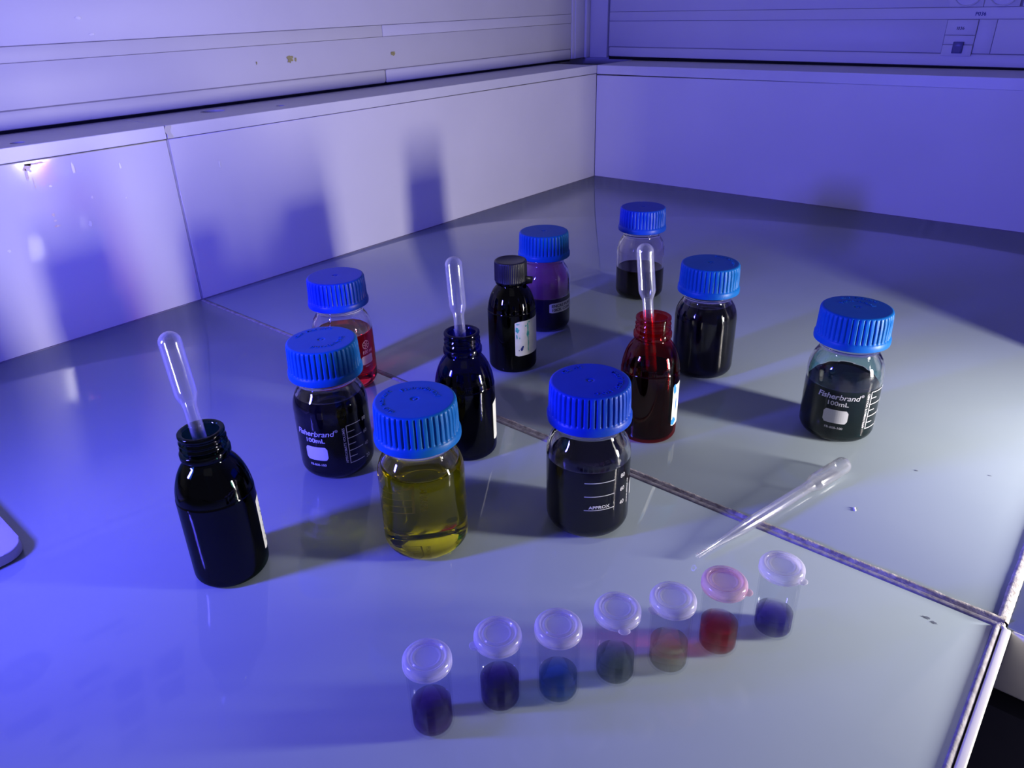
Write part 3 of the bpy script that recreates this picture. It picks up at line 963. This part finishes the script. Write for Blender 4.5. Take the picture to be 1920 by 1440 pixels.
BP = [(0.5527, -1.0045), (0.4326, -0.9836), (0.6226, -0.9202), (0.7124, -0.7005), (0.5766, -0.6660), (0.4233, -0.5260), (0.3913, -0.6690), (0.3262, -0.8883)]
a = [to_cam(*q) for q in BP]
t, c = gl_bottle('blue-capped bottle filled with clear yellow liquid, in front', *BP[0], 0.0600, M['yellow'], 'cap', 3)
fill_clear(t, 0.0600, (0.968, 0.955, 0.0), 130, 1.38)
cap_text(c, 'Fisherbrand', 0.0125, M['cap'], a[0] + 150, 0.0036)
cap_text(c, 'GL45  MAX 140°C', 0.0185, M['cap'], a[0] - 90, 0.0024)
print_fisher(t, a[0] + 134)
t, c = gl_bottle('blue-capped bottle of black liquid with white print, between yellow bottle and red one', *BP[1], 0.0640, M['ink'], 'cap', 8)
cap_text(c, 'Fisherbrand', 0.0125, M['cap'], a[1] + 20, 0.0036)
cap_text(c, 'GL45  MAX 140°C', 0.0185, M['cap'], a[1] + 190, 0.0024)
print_fisher(t, a[1] - 34)
t, c = gl_bottle('blue-capped bottle of black liquid with three graduation lines, front centre of the counter', *BP[2], 0.0528, M['ink'], 'cap2', 0)
cap_text(c, 'GL 45', 0.0175, M['cap2'], a[2] - 140, 0.0038)
cap_text(c, 'MELT TEMP. 140°C', 0.0175, M['cap2'], a[2] + 70, 0.0030)
print_simax(t, a[2])
t, c = gl_bottle('blue-capped bottle of dark green liquid, farthest right on the counter', *BP[3], 0.0462, M['inkteal'], 'cap', 5, M['film_teal'], 0.062)
cap_text(c, 'Fisherbrand', 0.0110, M['cap'], a[3] + 178, 0.0034)
cap_text(c, 'GL45  MAX 140°C', 0.0185, M['cap'], a[3] + 175, 0.0022)
print_fisher(t, a[3] - 1.5)
t, c = gl_bottle('blue-capped bottle of black liquid without print, behind the red-glass bottle', *BP[4], 0.0680, M['ink'], 'cap', 2)
cap_text(c, 'GL45  MAX 140°C', 0.0180, M['cap'], a[4] + 120, 0.0026)
t, c = gl_bottle('blue-capped bottle half full of dark brown liquid, nearest the wall corner', *BP[5], 0.0352, M['inkred'], 'cap2', 6, M['film_grey'], 0.070)
t, c = gl_bottle('blue-capped bottle stained purple inside with a paper label, behind the black-capped bottle', *BP[6], 0.0383, M['inkpurple'], 'cap', 4, M['film_purple'], 0.0780)
# paper label of the purple bottle
bm = bmesh.new()
cyl_rect(bm, R_B + 0.0002, a[6] + 11, a[6] + 96, 0.0240, 0.0348, round_=0.0010)
lb_ = bm_obj('paper_label', bm, M['label'], t, recalc=False)
bm = bmesh.new()
add_mapped(bm, text_mesh('ENCRE PURE', 0.0030, 0.0001, align='LEFT'), lambda x, y: on_cyl(R_B + 0.0003, a[6] + 16, 0.0303)(x * 1.15, y))
add_mapped(bm, text_mesh('10K3L CONC', 0.0030, 0.0001, align='LEFT'), lambda x, y: on_cyl(R_B + 0.0003, a[6] + 16, 0.0257)(x * 1.15, y))
bm_obj('lettering', bm, M['blacktext'], lb_, recalc=False)
t, c = gl_bottle('deep blue-capped bottle of red liquid with round white emblem, farthest left of the capped ones', *BP[7], 0.0530, M['redliq'], 'cap2', 1)
fill_clear(t, 0.0530, (0.95, 0.0, 0.10), 131, 1.38)
print_red(t, a[7])

# ------------------------------------------------------------------ dark bottles
DPOS = [(0.4752, -1.1027), (0.4977, -0.9054), (0.4273, -0.7655), (0.5956, -0.7964)]
RD, HD = 0.0229, 0.1017
DO = ([(0.0, 0.0012), (0.0140, 0.0010), (0.0165, 0.0001)] + arc(RD - 0.0052, 0.0052, 0.0052, -80, 0, 6) +
      spline([(RD, 0.010), (RD, 0.0545), (0.0227, 0.0590), (0.0221, 0.0640), (0.0209, 0.0690), (0.0191, 0.0740), (0.0168, 0.0783), (0.0145, 0.0812), (0.0129, 0.0830), (0.0126, 0.0842)], 3))
NECK_T = [(0.0126, 0.0846), (0.0143, 0.0850), (0.0146, 0.0858), (0.0146, 0.0888), (0.0142, 0.0896), (0.0126, 0.0900), (0.0125, 0.0912), (0.0136, 0.0920), (0.0137, 0.0927), (0.0126, 0.0935), (0.0126, 0.0948),
          (0.0135, 0.0955), (0.0136, 0.0961), (0.0126, 0.0970), (0.0126, 0.0985), (0.0132, 0.0990), (0.0134, 0.1000), (0.0133, 0.1012), (0.0127, 0.1017), (0.0112, 0.1017), (0.0103, 0.1011)]
DI = ([(0.0098, 0.1000), (0.0097, 0.0860), (0.0108, 0.0832), (0.0130, 0.0806), (0.0155, 0.0775), (0.0178, 0.0735), (0.0195, 0.0688), (0.0206, 0.0640), (0.0212, 0.0590), (0.0214, 0.0545), (0.0214, 0.0070)] +
      arc(0.0214 - 0.004, 0.0065, 0.004, 0, -85, 4) + [(0.0, 0.0030)])
def dinner(z):
    P = sorted([(q[1], q[0]) for q in DI if q[0] > 0.009])
    for (z0, r0), (z1, r1) in zip(P[:-1], P[1:]):
        if z0 <= z <= z1 and z1 > z0:
            return r0 + (r1 - r0) * (z - z0) / (z1 - z0)
    return P[-1][1]
def dark_bottle(name, label, x, y, mat, level, liq):
    t = thing(name, label, 'bottle', (x, y, 0), 0, 'narrow-necked dark glass bottles')
    lathe('glass_body', DO + NECK_T + DI, mat, t, 80, auto=70)
    prof = [(0.0, 0.0031)] + sorted([(q[0] - 0.0001, q[1]) for q in DI if q[0] > 0.0172 and q[1] < level - 0.001], key=lambda q: q[1])
    rl = dinner(level) - 0.0001
    prof += [(rl, level + 0.0003), (rl - 0.0012, level - 0.0005), (rl - 0.003, level - 0.0007), (0.0, level - 0.0007)]
    lathe('liquid', prof, liq, t, 64, auto=40)
    return t
b = [to_cam(*q) for q in DPOS]
d1 = dark_bottle('dark_glass_bottle', 'open black-green glass bottle holding a pipette, nearest the left edge', *DPOS[0], M['dg_green'], 0.0600, M['inkteal'])
d2 = dark_bottle('dark_glass_bottle', 'open blue-black glass bottle holding a pipette, behind the yellow liquid', *DPOS[1], M['dg_blue'], 0.0560, M['ink'])
d3 = dark_bottle('dark_glass_bottle', 'black glass bottle closed with a black cap and ink-splashed label', *DPOS[2], M['dg_black'], 0.0620, M['ink'])
d4 = dark_bottle('dark_glass_bottle', 'open amber-red glass bottle holding a pipette, behind the front centre bottle', *DPOS[3], M['dg_red'], 0.0580, M['inkred'])

def wrap_label(t, a0, a1, z0, z1, mat='label'):
    bm = bmesh.new()
    cyl_rect(bm, RD + 0.00018, a0, a1, z0, z1, round_=0.0012)
    return bm_obj('paper_label', bm, M[mat], t, recalc=False)
wrap_label(d1, b[0] + 64, b[0] + 150, 0.0125, 0.0510)
wrap_label(d2, b[1] + 62, b[1] + 140, 0.0125, 0.0455)
L3 = wrap_label(d3, b[2] + 6, b[2] + 100, 0.0185, 0.0535)
L4 = wrap_label(d4, b[3] + 53, b[3] + 130, 0.0138, 0.0500)
RL = RD + 0.00026
bm = bmesh.new()
fn3 = on_cyl(RL, b[2] + 6, 0.0185)
blob(bm, fn3, 0.0135, 0.0260, 0.0008, 0.0085, 14, 0.45, 51)
blob(bm, fn3, 0.0138, 0.0120, 0.0006, 0.0110, 14, 0.4, 52)
blob(bm, fn3, 0.0134, 0.0215, 0.0014, 0.0026, 12, 0.4, 53)
blob(bm, fn3, 0.0022, 0.0270, 0.0017, 0.0024, 12, 0.45, 54)
blob(bm, fn3, 0.0030, 0.0325, 0.0020, 0.0005, 12, 0.5, 55)
blob(bm, fn3, 0.0018, 0.0200, 0.0005, 0.0024, 12, 0.5, 56)
blob(bm, fn3, 0.0046, 0.0185, 0.0005, 0.0010, 12, 0.5, 57)
blob(bm, fn3, 0.0110, 0.0300, 0.0011, 0.0007, 12, 0.5, 58)
blob(bm, fn3, 0.0150, 0.0330, 0.0013, 0.0006, 12, 0.5, 59)
bm_obj('ink_stain', bm, M['tealstain'], L3, recalc=False)
bm = bmesh.new()
blob(bm, fn3, 0.0068, 0.0072, 0.0014, 0.0019, 12, 0.3, 60)
blob(bm, fn3, 0.0076, 0.0090, 0.0010, 0.0012, 12, 0.3, 61)
blob(bm, fn3, 0.0038, 0.0060, 0.0005, 0.0005, 10, 0.3, 62)
bm_obj('ink_stain', bm, M['bluestain'], L3, recalc=False)
bm = bmesh.new()
fn4 = on_cyl(RL, b[3] + 53, 0.0138)
blob(bm, fn4, 0.003, 0.0040, 0.0030, 0.0036, 14, 0.35, 70)
blob(bm, fn4, 0.002, 0.0320, 0.0020, 0.0040, 14, 0.35, 71)
blob(bm, fn4, 0.005, 0.0180, 0.0008, 0.0060, 14, 0.35, 73)
bm_obj('ink_stain', bm, pmat('bright_blue_stain', (0.02, 0.22, 0.65), 0.5, 0.3), L4, recalc=False)
bm = bmesh.new()
fn1 = on_cyl(RL, b[0] + 66, 0.0115)
for k in range(9):
    blob(bm, fn1, 0.004 + 0.001 * (k % 3), 0.006 + k * 0.0036, 0.0010, 0.0008, 8, 0.4, 80 + k)
bm_obj('ink_stain', bm, M['blacktext'], d1, recalc=False)

# black cap of the closed bottle, with the torn tamper band
NB = 56
def brib(r, z, t_):
    if z < 0.0935 or z > 0.1105:
        return r
    return r - 0.00035 * (0.5 + 0.5 * cos(t_ * NB))
bm = lathe_bm([(0.0150, 0.0925), (0.0153, 0.0930), (0.0153, 0.0936), (0.0152, 0.1000), (0.0151, 0.1104), (0.0148, 0.1112), (0.0142, 0.1117), (0.0128, 0.1118), (0.0124, 0.1115), (0.0, 0.1114)], NB * 6, rfun=brib)
bmesh.ops.translate(bm, verts=bm.verts, vec=(0, 0, -0.0052))
bm_obj('screw_cap', bm, M['blackcap'], d3, autosmooth=50)
bm = bmesh.new()
for k in range(13):
    pass
def band(u, v):
    ang = radians(b[2] + 62 + 50 * u)
    r = 0.0146 + 0.0062 * sin(pi * u) * (1 - 0.15 * v)
    return (r * cos(ang), r * sin(ang), 0.0835 + 0.0065 * (1 - v) + 0.0030 * (1 - u) - 0.0030 * u)
grid_patch(band, 12, 2, bm)
tb = bm_obj('tamper_band', bm, M['blackcap'], d3, smooth=True)
md = tb.modifiers.new('thick', 'SOLIDIFY'); md.thickness = 0.0012

# ------------------------------------------------------------------ pipettes
def pip_profile():
    # z measured from the tip, total 0.157
    o = [(0.0016, 0.0), (0.0017, 0.010), (0.0018, 0.018), (0.0030, 0.032), (0.0040, 0.042), (0.0042, 0.050), (0.0041, 0.100), (0.0040, 0.110), (0.0043, 0.1135), (0.0060, 0.1180), (0.0064, 0.1200)]
    o += [(0.0064, 0.1500 - 0.0004)] + arc(0.0, 0.1506, 0.0064, 0, 90, 8)
    return o
def pipette(label, tip, top):
    tip, top = Vector(tip), Vector(top)
    t = thing('transfer_pipette', label, 'pipette', tip, 0, 'clear plastic transfer pipettes')
    L = (top - tip).length
    q = (top - tip).to_track_quat('Z', 'X')
    t.rotation_mode = 'QUATERNION'
    t.rotation_quaternion = q
    k = L / 0.157
    prof = [(r, z * k) for r, z in pip_profile()]
    stem = [p_ for p_ in prof if p_[1] <= 0.1136 * k]
    bulb = [p_ for p_ in prof if p_[1] >= 0.1134 * k]
    def shell(name, P, closed_top):
        inn = [(max(r - 0.00055, 0.0), z - (0.0004 if closed_top and r < 0.003 else 0)) for r, z in P]
        if closed_top:
            P = P[:-1] + [(0.0, P[-1][1])]
            inn = inn[:-1] + [(0.0, P[-1][1] - 0.0006)]
            prof_ = P + list(reversed(inn))
            bm = lathe_bm(prof_, 40)
        else:
            bm = lathe_bm(P + list(reversed(inn)), 40, closed=True)
        return bm_obj(name, bm, M['pip'], t, autosmooth=40)
    shell('stem', stem, False)
    shell('bulb', bulb, True)
    bm = bmesh.new()
    for j in range(6):
        z = (0.050 + 0.010 * j) * k
        lathe_bm([(0.0042, z), (0.00432, z + 0.00015), (0.0042, z + 0.0003)], 24, bm=bm)
    bm_obj('graduation_rings', bm, M['pip'], t, smooth=True)
    return t
def tt(i, dx, dy, z=0.0045):
    return (DPOS[i][0] + dx, DPOS[i][1] + dy, z)
pipette('clear pipette standing in the black-green glass bottle at the left', tt(0, 0.0106, -0.0005), (0.4666, -1.1043, 0.162))
pipette('clear pipette standing in the blue-black glass bottle behind the yellow liquid', tt(1, 0.0082, -0.0046), (0.4932, -0.9053, 0.158))
pipette('clear pipette standing in the amber-red glass bottle', tt(3, 0.0095, -0.0033), (0.5835, -0.7952, 0.156))
pipette('clear pipette lying flat on the counter across the grout line', (0.7022, -0.9140, 0.0036), (0.7398, -0.7560, 0.0068))

# ------------------------------------------------------------------ snap-lid vials
VP = [(0.6578, -1.1025), (0.6741, -1.0706), (0.6936, -1.0478), (0.7098, -1.0199), (0.7275, -0.9959), (0.7422, -0.9684), (0.7605, -0.9384)]
VL = ['dark violet', 'blackish violet', 'blue', 'grey-green', 'pale yellow', 'red', 'dark navy']
VC = [((0.42, 0.0, 0.62), 210), ((0.30, 0.0, 0.62), 230), ((0.0, 0.42, 0.88), 170), ((0.0, 0.22, 0.25), 90), ((0.96, 0.90, 0.10), 50), ((0.98, 0.0, 0.15), 200), ((0.15, 0.0, 0.72), 200)]
VZ = [0.0150, 0.0155, 0.0128, 0.0128, 0.0145, 0.0160, 0.0125]
VT = [170, -72, 160, 18, -48, 84, 66]
VLAB = ['snap-lid vial of dark violet liquid, frontmost at the left end of the row',
        'snap-lid vial of blackish violet liquid with lid tab on the left, second from the left',
        'snap-lid vial of clear blue liquid',
        'snap-lid vial of grey-green liquid with the lid tab in front',
        'snap-lid vial of pale yellow liquid',
        'snap-lid vial of bright red liquid under a pink-stained lid',
        'snap-lid vial of dark navy liquid at the right end of the row']
RV = 0.0107
VO = [(0.0, 0.0006), (0.0070, 0.0005), (0.0080, 0.0001)] + arc(RV - 0.0026, 0.0026, 0.0026, -80, 0, 5) + [(RV, 0.010), (RV, 0.0405), (RV - 0.0003, 0.0412), (RV - 0.0007, 0.0410)]
VI = [(RV - 0.0009, 0.040), (RV - 0.0009, 0.0030)] + arc(RV - 0.0009 - 0.0018, 0.0030, 0.0018, 0, -85, 4) + [(0.0, 0.0013)]
for i, (x, y) in enumerate(VP):
    t = thing('sample_vial', VLAB[i], 'vial', (x, y, 0), 0, 'snap-lid sample vials in a row')
    lathe('vial_body', VO + VI, M['vial'], t, 56, auto=60)
    z = VZ[i]
    rr = RV - 0.00095
    col, dens = VC[i]
    lm = dye(VL[i].replace(' ', '_').replace('-', '_') + '_liquid', col, dens)
    lathe('liquid', [(0.0, 0.00135), (rr - 0.0018, 0.00135), (rr - 0.0006, 0.0019), (rr, 0.0032), (rr, z + 0.0005), (rr - 0.0005, z), (rr - 0.0016, z - 0.0004), (0.0, z - 0.0005)], lm, t, 56, auto=50)
    lid = M['pinklid'] if i == 5 else M['lid']
    ZT = 0.0463
    P = [(0.0109, 0.0402), (0.0117, 0.0404), (0.01185, 0.0411), (0.01135, 0.0418), (0.01175, 0.0425), (0.0118, 0.0436), (0.01155, 0.0447), (0.0109, 0.0456), (0.0100, 0.0461), (0.0094, 0.0462), (0.0088, 0.0457),
         (0.0084, 0.0449), (0.0079, 0.0447), (0.0074, 0.0452), (0.0070, 0.0456), (0.0065, 0.0456), (0.0060, 0.0450), (0.0055, 0.0449), (0.0, 0.0450)]
    Q = [(0.0, 0.0441), (0.0056, 0.0440), (0.0064, 0.0445), (0.0074, 0.0442), (0.0083, 0.0437), (0.0094, 0.0448), (0.0104, 0.0444), (0.01085, 0.0436), (0.01085, 0.0402)]
    L_ = lathe('snap_lid', P + Q, lid, t, 64, auto=60, closed=False)
    bm = bmesh.new()
    ta = radians(to_cam(x, y) + VT[i])
    bmesh.ops.create_uvsphere(bm, u_segments=16, v_segments=8, radius=1.0, matrix=Matrix.Translation((0.0122 * cos(ta), 0.0122 * sin(ta), 0.0413)) @ Matrix.Rotation(ta, 4, 'Z') @ Matrix.Diagonal((0.0024, 0.0030, 0.0006, 1)))
    bm_obj('lid_tab', bm, lid, L_, smooth=True)
